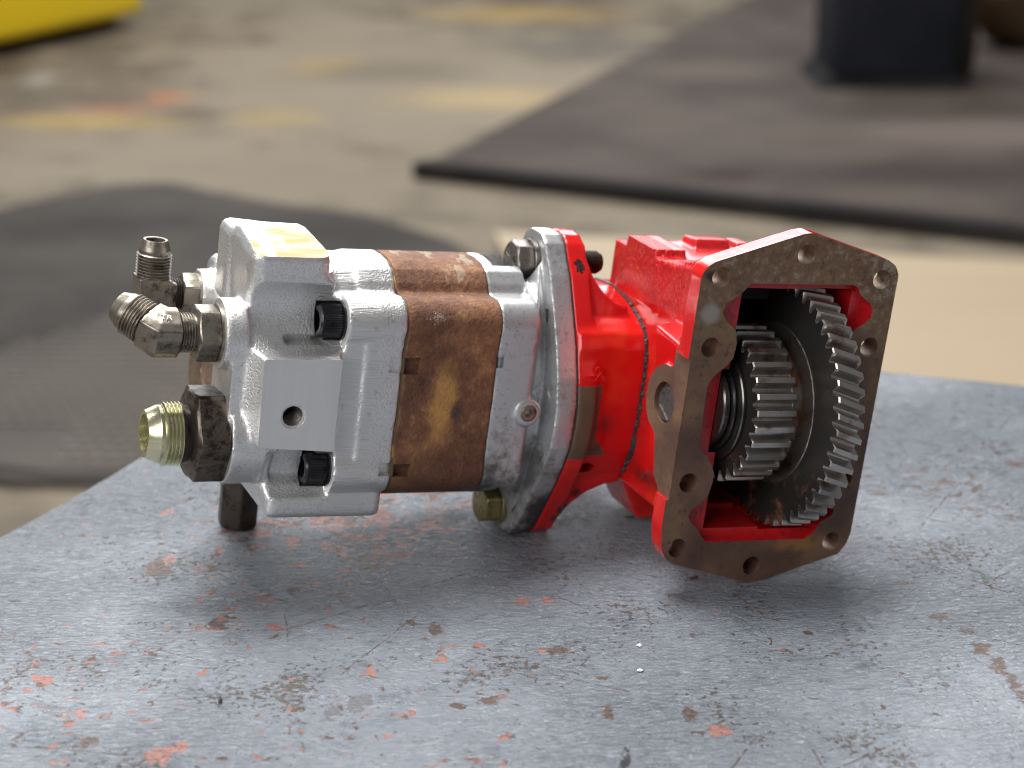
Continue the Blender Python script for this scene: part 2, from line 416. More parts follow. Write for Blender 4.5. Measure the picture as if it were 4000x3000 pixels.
# lighter knobbed mat lying over its near end
M['knob_base'] = rubber('grey_brown_rubber', (.082, .073, .065), (.105, .094, .083))
m3 = simple('knobbed_mat', [slab_poly([(-1.5, 4.1), (-1.15, 4.45), (-.87, 4.98), (-.2, 4.9), (0, 3.7), (-.90, 3.66), (-1.5, 3.85)], FZ + .0185, FZ + .026)], 'knob_base', None, 0)
tag(m3, 'grey brown knobbed rubber mat lying below the fittings left of the bench', 'mat', 'floor mats')
rb = []
for i in range(36):
    for j in range(28):
        px_, py_ = -1.52 + .036 * i + (.018 if j % 2 else 0), 3.72 + .044 * j
        if px_ > -.25 or py_ > 4.06 + (px_ + 1.5) * 1.35 or (px_ < -.92 and py_ < 3.9): continue
        q = [(px_ - .013, py_ - .008), (px_ + .013, py_ - .008), (px_ + .013, py_ + .008), (px_ - .013, py_ + .008)]
        rb.append(slab_poly(q, FZ + .025, FZ + .034))
M['rib'] = rubber('pale_rubber', (.16, .145, .13), (.21, .19, .17))
ribs = simple('mat_knobs', rb, 'rib', m3, 0); ribs['kind'] = 'stuff'
m2 = simple('floor_plate', [slab_poly([(-.30, 6.47), (1.60, 5.52), (4.2, 4.4), (4.6, 9.8), (1.55, 11.4), (1.20, 10.6)], FZ + .004, FZ + .035)], 'mat2', None, 0)
tag(m2, 'large brown black rubber sheet with a thick dark front edge', 'mat', 'floor mats')
M['edge_dark'] = rubber('dark_edge', (.028, .025, .025), (.042, .038, .037))
M['edge_black'] = rubber('black_edge', (.012, .011, .011), (.022, .020, .020))
simple('edge_strip', [slab_poly([(-.33, 6.44), (1.60, 5.475), (4.2, 4.355), (4.2, 4.43), (1.61, 5.55), (-.27, 6.49)], FZ + .003, FZ + .058)], 'edge_dark', m2, 0)
t = NT('plywood')
col = t.mix((.40, .30, .185), (.48, .375, .245), t.noise(1, 4, .6, vec=t.map((1.2, 14, 1))))
M['ply'] = t.done(col, .6)
tag(simple('plywood_board', [slab_poly([(-.05, 5.52), (1.75, 5.10), (1.75, 3.9), (.15, 3.9)], FZ + .03, FZ + .052)], 'ply', None, 0),
    'pale tan plywood board lying behind the right end of the bench', 'board')
M['brown_dark'] = rubber('brown_dark_metal', (.045, .032, .025), (.075, .055, .042))
M['blackbox'] = rubber('black_blue_paint', (.016, .018, .024), (.026, .028, .036))
bb = simple('machine_foot', [box(1290, 1830, 7960, 8500, -912, 400)], 'blackbox', None, 40, 70, 4)
tag(bb, 'black blue square machine leg standing on the rubber sheet', 'machine leg')
simple('base_plate', [hull([(1240, 7960, -916), (1845, 7930, -916), (1860, 8515, -916), (1230, 8500, -916), (1300, 7990, -860), (1800, 7980, -850), (1800, 8480, -850), (1290, 8470, -860)])], 'edge_black', bb, 40, 8)
simple('side_plate', [hull([(1800, 8080, -900), (1905, 8120, -880), (1915, 8420, -880), (1800, 8420, -900), (1800, 8100, 380), (1960, 8160, 380), (1960, 8420, 380), (1800, 8420, 380)])], 'brown_dark', bb, 40, 10)
M['yellow'] = NT('yellow_paint').done((.95, .68, .006), .45, 0, None, .2)
yb = simple('yellow_machine', [hull([(-3400, 8600, -880), (-2330, 8850, -880), (-1830, 9900, -880), (-2500, 10900, -880), (-3600, 10900, -880),
     (-3400, 8600, 200), (-2300, 8870, 200), (-1760, 10000, 200), (-2500, 11000, 200), (-3600, 11000, 200)])], 'yellow', None, 40, 60, 4)
tag(yb, 'bright yellow machine body standing at the far left', 'machine')
M['skirt'] = rubber('dark_skirt', (.03, .018, .010), (.05, .03, .016))
simple('skirt', [slab_poly([(-3.3, 8.8), (-2.44, 9.02), (-2.0, 9.95), (-2.55, 10.8), (-3.4, 10.8)], FZ + .002, -.87)], 'skirt', yb, 0)
M['brown_metal'] = rubber('brown_metal', (.12, .075, .045), (.18, .12, .075))
wg = simple('cart_wheel', [lathe([(-.12e3, 120), (-.12e3, 300), (-.09e3, 330), (.09e3, 330), (.12e3, 300), (.12e3, 120)], (2330, 9150, FZ * 1000 + 368), (.8, -.6, 0), 40)], 'brown_metal', None, 40)
tag(wg, 'brown wheel rim with black hub beside the black machine leg', 'wheel')
simple('hub', [lathe([(0, 130), (260, 130), (275, 110)], (2330, 9150, FZ * 1000 + 368), (-.8, -.6, 0), 32)], 'edge_black', wg, 40)

# ------------------------------------------------------------------ workbench
t = NT('chipped_bench_paint')
big = t.noise(3.2, 3, .5)
wr = t.noise(1, 4, .62, vec=t.map((170, 330, 200), rot=(0, 0, rad(-14))), dist=1.5)
wr2 = t.noise(1, 2, .5, vec=t.map((70, 120, 80), rot=(0, 0, rad(-18))), dist=.8)
soft = t.noise(14, 3, .5)
wm = t.step(t.math('ADD', t.math('ADD', big, t.math('MULTIPLY', t.step(t.sep()[1], .88, 1.10), .16)), t.math('MULTIPLY', t.noise(9, 4, .6), .45)), .50, 1.02)
base = t.mix((.178, .199, .232), (.222, .243, .277), t.noise(6, 5, .6))
base = t.mix(base, (.125, .145, .175), t.math('MULTIPLY', t.step(t.noise(55, 6, .78), .50, .66), .8))
base = t.mix(base, (.31, .33, .36), t.math('MULTIPLY', t.step(t.noise(1, 5, .75, vec=t.map((120, 190, 100), rot=(0, 0, rad(-14)), loc=(4, 4, 0)), dist=.8), .56, .68), .65))  # dark and light streaks: worn paint plus wrinkle reflections put into the colour
# chips to red oxide primer and to brown rust
cn = t.noise(85, 4, .62, dist=.5); dens = t.noise(5.5, 3, .55, vec=t.map(loc=(2.2, .7, 0)))
sx = t.sep(); leftish = t.step(sx[0], .18, -.12)
chip = t.step(t.math('ADD', cn, t.math('MULTIPLY', t.math('SUBTRACT', t.math('ADD', dens, t.math('MULTIPLY', leftish, .09)), .5), .62)), .680, .695)
big_chip = t.step(t.math('ADD', t.noise(30, 4, .60, vec=t.map(loc=(.31, .4, 0))), t.math('MULTIPLY', t.math('SUBTRACT', dens, .5), .3)), .690, .700)
chip = t.math('MAXIMUM', chip, big_chip)
rustm = t.step(t.math('ADD', t.noise(70, 3, .6, vec=t.map(loc=(1, 2, 0))), t.math('MULTIPLY', t.step(sx[0], -.05, .2), .14)), .47, .55)
chipc = t.mix((.31, .135, .108), (.088, .057, .043), rustm)
col = t.mix(base, chipc, chip)
# the larger bare patches of this bench: b rust brown, s salmon primer, d dark primer, g grey scuff, k black smear
PATCH = [(-0.2146, 1.1001, 0.0093, 0.0170, 'b'), (-0.2099, 1.1097, 0.0047, 0.0097, 's'), (-0.0822, 1.1215, 0.0063, 0.0157, 'd'), (-0.0725, 1.1176, 0.0095, 0.0086, 'd'), (-0.0856, 1.1020, 0.0093, 0.0076, 'b'), (-0.1754, 0.8696, 0.0089, 0.0114, 's'), (-0.1665, 0.8774, 0.0038, 0.0077, 's'), (-0.2240, 0.9137, 0.0037, 0.0050, 's'), (0.0247, 0.9850, 0.0059, 0.0082, 'b'), (0.0184, 0.9850, 0.0028, 0.0057, 's'), (0.0488, 0.9527, 0.0041, 0.0042, 'b'), (0.0913, 0.9123, 0.0040, 0.0083, 'b'), (0.1053, 0.8932, 0.0072, 0.0075, 's'), (0.0491, 0.9151, 0.0033, 0.0111, 'b'), (-0.0434, 1.0126, 0.0055, 0.0066, 'b'), (-0.0789, 0.9235, 0.0074, 0.0079, 'g'), (-0.0134, 0.9264, 0.0080, 0.0062, 'b'), (0.0567, 0.8607, 0.0032, 0.0149, 'k'), (0.2451, 1.0294, 0.0073, 0.0048, 'b'), (0.2565, 1.0109, 0.0058, 0.0046, 'b'), (0.2604, 0.9898, 0.0050, 0.0070, 'b'), (0.2645, 0.9679, 0.0056, 0.0122, 'b'), (0.2684, 0.9497, 0.0041, 0.0103, 'b'), (0.2682, 0.9321, 0.0027, 0.0114, 'b'), (0.2348, 1.0756, 0.0069, 0.0037, 'b'), (0.2682, 1.2337, 0.0034, 0.0037, 'b'), (-0.0847, 1.1861, 0.0066, 0.0096, 'd'), (-0.0431, 1.1839, 0.0041, 0.0052, 'b'), (-0.2136, 0.8826, 0.0077, 0.0052, 'b'), (-0.2258, 0.8620, 0.0028, 0.0040, 's'), (-0.2246, 1.1883, 0.0043, 0.0070, 's'), (-0.0927, 0.9123, 0.0040, 0.0110, 'g'), (-0.0761, 0.9617, 0.0025, 0.0067, 's'), (0.0934, 0.8905, 0.0026, 0.0037, 'b'), (0.0060, 1.0539, 0.0052, 0.0050, 's'), (0.0209, 1.0521, 0.0042, 0.0035, 's'), (-0.0582, 1.0193, 0.0073, 0.0034, 'b'), ]
wv = t.n.new('ShaderNodeVectorMath'); wv.operation = 'MULTIPLY_ADD'
t.L(t.noise(95, 4, .68, color=True), wv.inputs[0]); wv.inputs[1].default_value = (.020, .034, 0); t.L(t.tc, wv.inputs[2])
TONE = {'b': (.105, .070, .054), 's': (.36, .160, .128), 'd': (.165, .066, .054), 'g': (.135, .135, .145), 'k': (.028, .028, .032)}
brk2 = t.step(t.noise(260, 4, .72), .40, .46)
for bx_, by_, brx, bry, bk_ in PATCH:
    q1 = t.n.new('ShaderNodeVectorMath'); q1.operation = 'SUBTRACT'; t.L(wv.outputs[0], q1.inputs[0]); q1.inputs[1].default_value = (bx_ + .010, by_ + .017, 0)
    q2 = t.n.new('ShaderNodeVectorMath'); q2.operation = 'DIVIDE'; t.L(q1.outputs[0], q2.inputs[0]); q2.inputs[1].default_value = (brx, bry, 1)
    q3 = t.n.new('ShaderNodeVectorMath'); q3.operation = 'LENGTH'; t.L(q2.outputs[0], q3.inputs[0])
    f1 = t.math('MULTIPLY', t.step(q3.outputs['Value'], .95, .80), brk2)
    col = t.mix(col, TONE[bk_], f1)
    chip = t.math('MAXIMUM', chip, f1)
# fine brown pitting rows and straight scratches
fine = t.step(t.math('ADD', t.noise(210, 4, .7), t.math('MULTIPLY', t.math('SUBTRACT', t.noise(12, 3, .6, vec=t.map(loc=(5, 1, 0))), .5), .75)), .63, .67)
col = t.mix(col, (.085, .066, .050), t.math('MULTIPLY', fine, .85))
scr = None
for ang, per, off, seed in ((28, 13, .3, 1), (-38, 10, .1, 2), (80, 8, .62, 3), (8, 12, .45, 4), (-63, 9, .8, 5), (48, 10, .15, 6)):
    v = t.map((per, per, per), rot=(0, 0, rad(ang)), loc=(off, seed * .37, 0))
    s = t.sep(v)
    wob = t.math('MULTIPLY', t.math('SUBTRACT', t.noise(1.2, 2, .5, vec=v), .5), .10)
    d = t.math('ABSOLUTE', t.math('SUBTRACT', t.math('FRACT', t.math('ADD', s[1], wob)), .5))
    line = t.step(d, .0068, .0030)
    gate = t.step(t.noise(1, 2, .5, vec=t.map((.8, 1.0, 1), loc=(seed, 0, 0), vec=v)), .60, .64)
    brk = t.step(t.noise(130, 3, .7), .40, .52)
    line = t.math('MULTIPLY', line, t.math('MULTIPLY', gate, brk))
    scr = line if scr is None else t.math('MAXIMUM', scr, line)
col = t.mix(col, (.10, .065, .052), t.math('MULTIPLY', scr, .9))
dust = t.step(t.noise(900, 2, .6), .70, .76)
col = t.mix(col, (.45, .47, .49), t.math('MULTIPLY', dust, .35))
hh = t.math('MULTIPLY', t.math('ADD', wr, t.math('MULTIPLY', wr2, .8)), t.math('ADD', t.math('MULTIPLY', wm, .90), .10))
nb = t.bump(hh, 1.0, .0042)
nb = t.bump(soft, .04, .004, nb)
nb = t.bump(t.math('SUBTRACT', 1, t.math('MAXIMUM', t.math('MAXIMUM', chip, fine), scr)), .5, .0007, nb)
rough = t.math('ADD', t.math('SUBTRACT', .21, t.math('MULTIPLY', wm, .09)), t.math('ADD', t.math('MULTIPLY', chip, .30), t.math('MULTIPLY', t.noise(30, 4, .6), .16)))
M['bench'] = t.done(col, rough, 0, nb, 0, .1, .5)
bench = bpy.data.objects.new('workbench', None); C.objects.link(bench); bench.location = (.3, .7, FZ)
tag(bench, 'grey painted steel workbench with chipped paint under the pump', 'workbench')
bpy.context.view_layer.update()
inv = bench.matrix_world.inverted()
def at_bench(o): o.parent = bench; o.matrix_parent_inverse = inv; return o
A, Bd, Ed = Vector((-.112, 1.632)), Vector((-.403, -.915)), Vector((.940, -.336))
pts = [A, A + Ed * 1.65, A + Ed * 1.65 + Bd * 1.75, A + Bd * 1.75]
edge = []
for i in range(4):                                    # a slightly battered outline
    a, b = pts[i], pts[(i + 1) % 4]; k = 26
    for j in range(k):
        p = a.lerp(b, j / k); nrm = Vector((-(b - a).y, (b - a).x)).normalized()
        w = (.0016 * math.sin(j * 1.7 + i) + .0012 * math.sin(j * .6)) if 0 < j else 0
        edge.append(tuple(p + nrm * w))
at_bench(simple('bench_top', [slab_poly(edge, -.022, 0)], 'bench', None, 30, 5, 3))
M['bench_leg'] = rubber('bench_leg_paint', (.16, .18, .205), (.20, .22, .25))
for sx_, sy_ in ((.12, .12), (1.53, .12), (1.53, 1.6), (.12, 1.6)):
    p = A + Ed * sx_ + Bd * sy_
    at_bench(simple('leg', [box(p.x * 1000 - 25, p.x * 1000 + 25, p.y * 1000 - 25, p.y * 1000 + 25, FZ * 1000, -23)], 'bench_leg', None, 0))

# ------------------------------------------------------------------ the pump and gearbox unit: frame
psi = rad(24); tt = .30; p = rad(PITCH)
Xc = np.array([math.cos(psi), 0, math.sin(psi)])
Zc = np.array([math.tan(psi) * tt, 1, -tt]); Zc /= np.linalg.norm(Zc)
Yc = np.cross(Xc, Zc); Yc = Yc if Yc[2] > 0 else -Yc
oc = np.array([0, 20 / 7700 * 1.230, 1.230])
Wm = np.array([[1, 0, 0], [0, math.sin(p), math.cos(p)], [0, math.cos(p), -math.sin(p)]])
R3 = Wm @ np.stack([Xc, Yc, Zc], 1); o3 = Wm @ oc + np.array([0, 0, CAM_H])
unit = bpy.data.objects.new('hydraulic_pump', None); C.objects.link(unit)
mw = Matrix.Identity(4)
for i in range(3):
    for j in range(3): mw[i][j] = R3[i][j]
    mw[i][3] = o3[i]
unit.matrix_world = mw
tag(unit, 'aluminium and rusty iron hydraulic pump bolted to a red gearbox with open gears', 'hydraulic pump')
U = unit

def section(g=0, up=78, lo=-72):
    near = [(0, up), (-12, up - .8), (-21, up - 4), (-27, up - 10), (-30, 62.5)]
    near += circ(-41, 48, 15.0 + g, 12, 92, 196)
    near += [(-54.0 - g, 30), (-55.0 - g, 4), (-54.0 - g, -22)]
    near += circ(-41, -41, 14.6 + g, 12, 164, 268)
    near += [(-29, -61), (-20, lo + 5), (-10, lo + 1), (0, lo)]
    far = [(-y, z + (4 if z > 30 and y < -25 else 0)) for y, z in reversed(near[1:-1])]
    return near + far
XR, XL = -36.5, -94.5
# rusty gear housing
me = casting([prism(section(), XL, XR)], .9, 3, [box(XL - 1, XL + 10, -60, -50.5, 20, 30), box(XL - 1, XL + 11, -60, -50, -43, -35)])
obj('gear_housing', me, 'rust', U)
# thin yellowish gaskets
t = NT('gasket'); M['gasket'] = t.done(t.mix((.10, .075, .04), (.42, .27, .06), t.step(t.noise(60, 4), .5, .62)), .6)
sc = lambda k: [(y * k, (z - 2) * k + 2) for y, z in section()]
simple('gasket', [prism(sc(.985), XL - 1.2, XL + .5)], 'gasket', U)
simple('gasket', [prism(sc(.985), XR - .5, XR + 1.2)], 'black', U)

# ---- mounting flange outline (Y, Z)
half = [(0, 96), (-8, 95.5), (-15, 91), (-20, 84), (-28, 74.5), (-39.5, 55), (-50, 36), (-57.5, 18), (-61.5, 2), (-62, -10), (-60.5, -24), (-55, -39), (-43, -62), (-34, -77), (-26, -90), (-19, -96), (-10, -98), (0, -98)]
flange = half + [(-y, z) for y, z in reversed(half[1:-1])]
def inset(poly, k, c=(0, -1)): return [(c[0] + (y - c[0]) * k, c[1] + (z - c[1]) * k) for y, z in poly]
FX0, FX1 = 3.0, 16.0
big = [(y * 1.0, z) for y, z in section()]
cov = [prism(section(), XR, -12), prism(flange, FX0, FX1), prism([(y * .42, 2 + (z - 2) * .86) for y, z in section()], -20, FX0 + 3),
       hull([(-12.5, y * .97, 2 + (z - 2) * .97) for y, z in section()] + [(-5, y * .72, 2 + (z - 2) * .86) for y, z in section()]),
       hull([(-6, y * .72, 2 + (z - 2) * .86) for y, z in section()] + [(FX0 + .5, y * .66, z * .93) for y, z in flange]),
       hull([(-6, y, z) for y, z in circ(0, 52, 16, 10)] + [(4, y, z) for y, z in circ(0, 60, 22, 12)]),
       cyl(-53, -11, 9.5, 0, 0.1) if False else lathe([(0, 9), (14.6, 8.4)], (-12.5, -42, -3.5), (0, -1, 0), 28), lathe([(0, 12), (18.5, 9)], (-13, -36, -3.5), (0, -1, 0), 28)]
cutc = [cyl(0, 76, 15, -30, FX0, 'X'), cyl(0, -82, 14.5, -30, FX0, 'X'), lathe([(0, 5.2), (8, 5.2)], (-12.5, -53.5, -3.5), (0, -1, 0), 24),
        box(XR - 1, XR + 4.5, -60, -50, 24, 31), box(FX1, FX1 + 9, -90, 90, -120, 120)]
for yy, zz, r in ((-31, 50, 4.3), (-50, 8, 4.3), (-49, -30, 4.3), (-20, -78, 4)):
    cutc.append(lathe([(-1.2, r), (-.01, r)], (FX0 + .9, yy, zz), (1, 0, 0), 24))
me = casting(cov, 1.0, 7, cutc)
fc = obj('front_cover', me, 'alu_old', U)
pl = simple('plug', [lathe([(0, 4.9), (7, 4.9), (7.4, 4.4), (7.4, 2.3), (3, 2.2)], (-12.5, -49.2, -3.5), (0, -1, 0), 28)], 'plug', fc)

# ---- rear cover (sand cast aluminium)
RX = -131
mid = (-28, 36)          # elbow boss
lowb = (-25, -25)        # large fitting boss
bk = (40, 41)            # rear elbow boss
secR = section(-.5)
core = [prism(secR, -118, XL - 1.0),
        prism([(y, z) for y, z in inset(section(-1), .985, (0, 2))], -140, -112),
        cyl(-41, 48, 15.4, RX, XL - 1.0), cyl(-41, -41, 15.0, RX, XL - 1.0), cyl(41, 50, 15, RX, XL - 1.0), cyl(41, -41, 15, RX, XL - 1.0),
        hull([(-134, -36, 30), (-134, -44, -22), (-134, 50, 55), (-134, 50, -55), (-134, -28, 74), (-182, -36, 30), (-182, -44, -22), (-184, 50, 50), (-184, 50, -50), (-184, -30, 70), (-134, -36, -50), (-180, -34, -48)]),
        # tilted top port block
        rhull([(-181, -40.5, 84), (-148, -40.5, 84), (-151, -7, 89), (-181, -7, 89), (-181, 14, 85), (-152, 14, 83), (-179, -32, 50), (-145, -32, 50), (-179, 18, 50), (-145, 18, 50)], 7),
        hull([(-137, -44, 40), (-137, -44, 70), (-146, -45, 78), (-146, 10, 78), (-134, 0, 70), (-134, 0, 40), (-182, -44, 40), (-170, 0, 42), (-182, -46, 78)]),
        # rear collar of the block
        rhull([(-184.5, 0, 87), (-184.5, 18, 87), (-165, 2, 85), (-165, 20, 85), (-184.5, 2, 50), (-184.5, 18, 50), (-160, 0, 50), (-160, 20, 50)], 5.5),
        # machined side pad and the shelf above it
        prism([(-179, -22), (-134, -25), (-134, 36), (-180, 34)], -62, -28, 'Y'),
        # left shoulder between bosses and pad
        hull([(-180, -57, 33), (-180, -57, -20), (-190, -38, 34), (-190, -40, -22), (-176, -57, 33), (-176, -57, -20), (-190, -20, 40), (-190, -20, -30), (-184, -36, 60), (-178, -36, 60)]),
        cyl(*mid, 20.5, -199, -165), cyl(*lowb, 29, -192, -165), cyl(*bk, 14, -194, -160),
        lathe([(0, 13), (24, 13), (27, 10)], (-158, 47, 50), (-1, .0, 0), 28),
        box(-194, -170, -46, -6, -20, 34), box(-184, -165, -30, 50, -40, 45),
        # bottom port slab
        rhull([(-163, -45, -58), (-101, -45, -58), (-163, -45, -66), (-101, -45, -66.5), (-168, 45, -52), (-101, 45, -52), (-163, 45, -66), (-101, 45, -66), (-170, -28, -46), (-170, 40, -46), (-101, -28, -46)], 4.5),
        
        hull([(-172, 70, -45), (-130, 70, -45), (-172, 40, -45), (-130, 40, -45), (-168, 76, -84), (-132, 76, -84), (-168, 45, -84), (-132, 45, -84)]),
        ]
cuts = [hull([(-181, -59.5, -30), (-131.5, -59.5, -30), (-181, -59.5, 42), (-131.5, -59.5, 42), (-181, -80, -30), (-131.5, -80, -30), (-181, -80, 42), (-131.5, -80, 42)]),
        # tilted top facing
        hull([(-197, -52, 84.7), (-139, -52, 84.7), (-197, -6.5, 96.6), (-139, -6.5, 96.6), (-197, -52, 110), (-139, -52, 110), (-197, -6.5, 110), (-139, -6.5, 110)]) if False else
        hull([(-190, -60, 82.6), (-138, -60, 82.6), (-190, -5, 97.0), (-138, -5, 97.0), (-190, -60, 120), (-138, -60, 120), (-190, -5, 120), (-138, -5, 120)]),
        cyl(-41, 48, 11.4, RX - 15.5, RX, 'X'), cyl(-41, -41, 11.4, RX - 15.5, RX, 'X'),
        lathe([(0, 7.4), (2.6, 7.4)] + [q for k in range(11) for q in ((2.6 + k * 1.8 + .4, 6.0), (2.6 + k * 1.8 + .8, 6.0), (2.6 + k * 1.8 + 1.4, 7.3))] + [(24, 6)], (-160, -61.5, -3.5), (0, 1, 0), 40),
        box(XL - 9, XL - 1.01, -60, -52, 21, 30), box(XL - 9, XL - 1.01, -62, -51, -42, -34)]
pre = [
        # long grooves that clear the socket screws
        cyl(-62, 54, 24, -186, RX, 'X', n=64), cyl(-57, -43, 16.5, -171, RX, 'X', n=48),
        ]
me = casting(core, 1.0, 8, cuts, .5, pre)
paint(me, [(1, lambda c, n: (np.abs(c[:, 1] + 59.5) < .15) & (n[:, 1] < -.9)),
           (3, lambda c, n: (np.hypot(c[:, 0] + 160, c[:, 2] + 3.5) < 9) & (c[:, 1] > -57) & (c[:, 1] < -30)),  # threaded hole walls in dark steel, the shade inside put into the colour
           (1, lambda c, n: (np.abs(c[:, 0] - RX) < .2) & (np.abs(n[:, 0]) > .9)),
           (2, lambda c, n: (n @ np.array([0, -.253, .967]) > .995) & (c[:, 2] > 80) & (c[:, 1] < -5))])
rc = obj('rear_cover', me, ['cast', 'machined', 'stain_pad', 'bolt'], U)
# socket head cap screws
def cap_screw(y, z, x0):
    def knurl(a, r, i): return r * (1 - (.045 if i in (3, 4) and int(a / (2 * math.pi) * 120 + .5) % 2 else 0))
    prof = [(0, 6.2), (0, 8.6), (1.2, 9.7), (2.6, 9.8), (14.2, 9.8), (14.8, 9.4), (15.2, 9.4)]
    V, F = lathe(prof, (x0 - 15.2, y, z), (1, 0, 0), 120, knurl)
    o = simple('socket_screw', [(V, F[:-2] + F[-1:])], 'black_oxide', rc, 30)
    # hexagon socket
    hx = lambda a, r, i: 5.4 / math.cos((a % (math.pi / 3)) - math.pi / 6)
    s = [(0, 1), (9, 1)]
    V, F = lathe([(0, 6.2), (8, 6.2)], (x0 - 15.2, y, z), (1, 0, 0), 60, lambda a, r, i: min(6.2, hx(a, r, i)))
    F = F[:-2] + F[-1:]
    k = mesh_of('hex_socket', [(V, F)]); obj('hex_socket', k, 'black_oxide', o if False else rc, 30)
    return o
cap_screw(-41, 48, RX + .3); cap_screw(-41, -41, RX + .3)
for y_, z_ in ((-41, 48), (-41, -41)):
    simple('washer', [lathe([(0, 9.6), (0, 11.2), (1.4, 11.2)], (RX - 1.2, y_, z_), (1, 0, 0), 40)], 'black_oxide', rc)

# ---- flange bolts
def flange_bolt(y, z, mat, turn, wm):
    o = simple('flange_bolt', [hexnut((FX0 - 14.6, y, z), (1, 0, 0), 11.0, 23, 2.2, turn=turn, both=False)], mat, U, 25, .35, 2)
    simple('washer', [lathe([(0, 9), (0, 13.0), (.4, 13.4), (2.6, 13.4), (3.0, 13)], (FX0 - 3.4, y, z), (1, 0, 0), 48)], wm, o)
    bars = []
    for k in range(6):
        a = rad(60 * k + 20); c, s = math.cos(a), math.sin(a); w = .45
        bars.append(hull([(FX0 - 14.9 + dx, y + c * r - s * q, z + s * r + c * q) for dx in (0, .5) for r in (3.5, 8.2) for q in (-w, w)]))
    simple('grade_mark', bars, mat, o, 0)
    return o
b1 = flange_bolt(0, 76.2, 'bolt', 22, 'bolt')
flange_bolt(0, -82.4, 'bolt_yellow', 58, 'bolt_yellow')
simple('bolt_thread', [lathe([(0, 7.0)] + threads(7.3, 22, 1.9, 1.0, 2) + [(25, 5.6)], (24, 0, 76.2), (1, 0, 0), 32)], 'fit_dark', b1)

# ---- red adapter between pump and gearbox
JX = 63.0
def rsq(hy0, hy1, hz0, hz1, r, n=7):
    P_ = []
    for cy_, cz_, a in ((hy1 - r, hz1 - r, 0), (hy0 + r, hz1 - r, 90), (hy0 + r, hz0 + r, 180), (hy1 - r, hz0 + r, 270)):
        P_ += circ(cy_, cz_, r, n, a, a + 90)
    return P_
neck = [(-52, -30), (-54, -14), (-54.5, 5), (-54, 22), (-52, 36), (-48, 44), (-41, 49), (-22, 56.5), (2, 61), (28, 58.5), (45, 50), (53, 36), (54, -40), (40, -55), (20, -59), (0, -60), (-24, -58), (-38, -53), (-46, -45)]
AX0 = FX1 + .8
# gusset sweep from flange ends into the neck (profile in X, Z)
def sweep(sign, z0, z1, hw0, hw1):
    H = []
    for k in range(7):
        a = rad(90 * k / 6); xk = AX0 + 13 + (1 - math.sin(a)) * 30; 
        H.append((xk, z0 + (z1 - z0) * (1 - math.cos(a))))
    return H
ad = [prism(flange, AX0, AX0 + 13), prism(neck, AX0 + 2, JX)]
for zs, ze, w0, w1 in ((93, 58, 22, 46), (-94, -54, 34, 58)):
    prev = None
    for k in range(6):
        a = rad(90 * k / 5)
        xk = AX0 + 12 + (1 - math.cos(a)) * (27 if zs > 0 else 34)
        zk = zs + (ze - zs) * math.sin(a); wk = w0 + (w1 - w0) * math.sin(a)
        cur = [(xk, -wk * .75, zk), (xk, wk * .75, zk), (xk, -min(w1, 50), zk * .3), (xk, min(w1, 50), zk * .3)]
        if prev: ad.append(hull(prev + cur))
        prev = cur
# near-side flange root, lower near shoulder with the slotted window
ad.append(hull([(AX0 + 10, -58, 20), (AX0 + 10, -58, -28), (AX0 + 24, -54, 14), (AX0 + 24, -54, -24), (AX0 + 10, -40, 40), (AX0 + 10, -40, -50)]))
acut = [box(AX0 - 12, AX0, -120, 120, -120, 120), box(JX, JX + 12, -120, 120, -120, 120),
        prism([(35 + 6.2 * math.cos(a) * (1 + .12 * math.sin(5 * a)), -42.5 + 3.7 * math.sin(a)) for a in np.linspace(0, 6.283, 25)[:-1]], -75, -30, 'Y')]
me = casting(ad, 1.0, 20, acut)
adp = obj('mounting_adapter', me, 'red_adapter', U)
simple('gasket', [prism(inset(flange, .992), FX1 - .2, AX0 + .2)], 'black', U)
# raised casting numeral
def text(name, s, size, depth, mat, parent, mtx):
    cu = bpy.data.curves.new(name, 'FONT'); cu.body = s; cu.size = size * S; cu.extrude = depth * S; cu.align_x = 'CENTER'; cu.align_y = 'CENTER'
    k = bpy.data.objects.new('tmp', cu); C.objects.link(k)
    dg = bpy.context.evaluated_depsgraph_get(); me = bpy.data.meshes.new_from_object(k.evaluated_get(dg))
    bpy.data.objects.remove(k); me.transform(mtx)
    return obj(name, me, mat, parent, 0)
def basis(org, xd, yd):
    xd = Vector(xd).normalized(); yd = Vector(yd); yd = (yd - xd * yd.dot(xd)).normalized(); zd = xd.cross(yd)
    m = Matrix.Identity(4)
    for i in range(3): m[i][0], m[i][1], m[i][2], m[i][3] = xd[i], yd[i], zd[i], org[i] * S
    return m
text('casting_numeral', '-2', 13, .45, 'red_adapter', adp, basis((28, -57.6, 21), (1, .08, 0), (0, 0, 1)))

# ---- black sealant bead at the joint
simple('sealant_bead', [prism(inset(neck, 1.008, (0, 2)), JX - 1.3, JX + 1.5)], 'black', U)
bd = []
for k in range(80):
    i = int(random.random() * len(neck)); a_, b_ = neck[i], neck[(i + 1) % len(neck)]
    f_ = random.random(); y_, z_ = a_[0] + (b_[0] - a_[0]) * f_, a_[1] + (b_[1] - a_[1]) * f_
    if y_ > 10: continue
    r_ = random.uniform(1.1, 1.75); bd.append(lathe([(-r_, .1), (-r_ * .6, r_ * .8), (0, r_), (r_ * .6, r_ * .8), (r_, .1)], (JX + random.uniform(-.6, .8), y_, z_), (1, 0, 0), 10))
bd.append(hull([(JX - 1, -54, -18), (JX + 6, -53, -24), (JX + 7, -52, -34), (JX + 2, -50, -38), (JX - 1, -52, -36), (JX + 3, -56.5, -28)]))
sb = simple('sealant_smear', bd, 'black', U, 60); sb['kind'] = 'stuff'

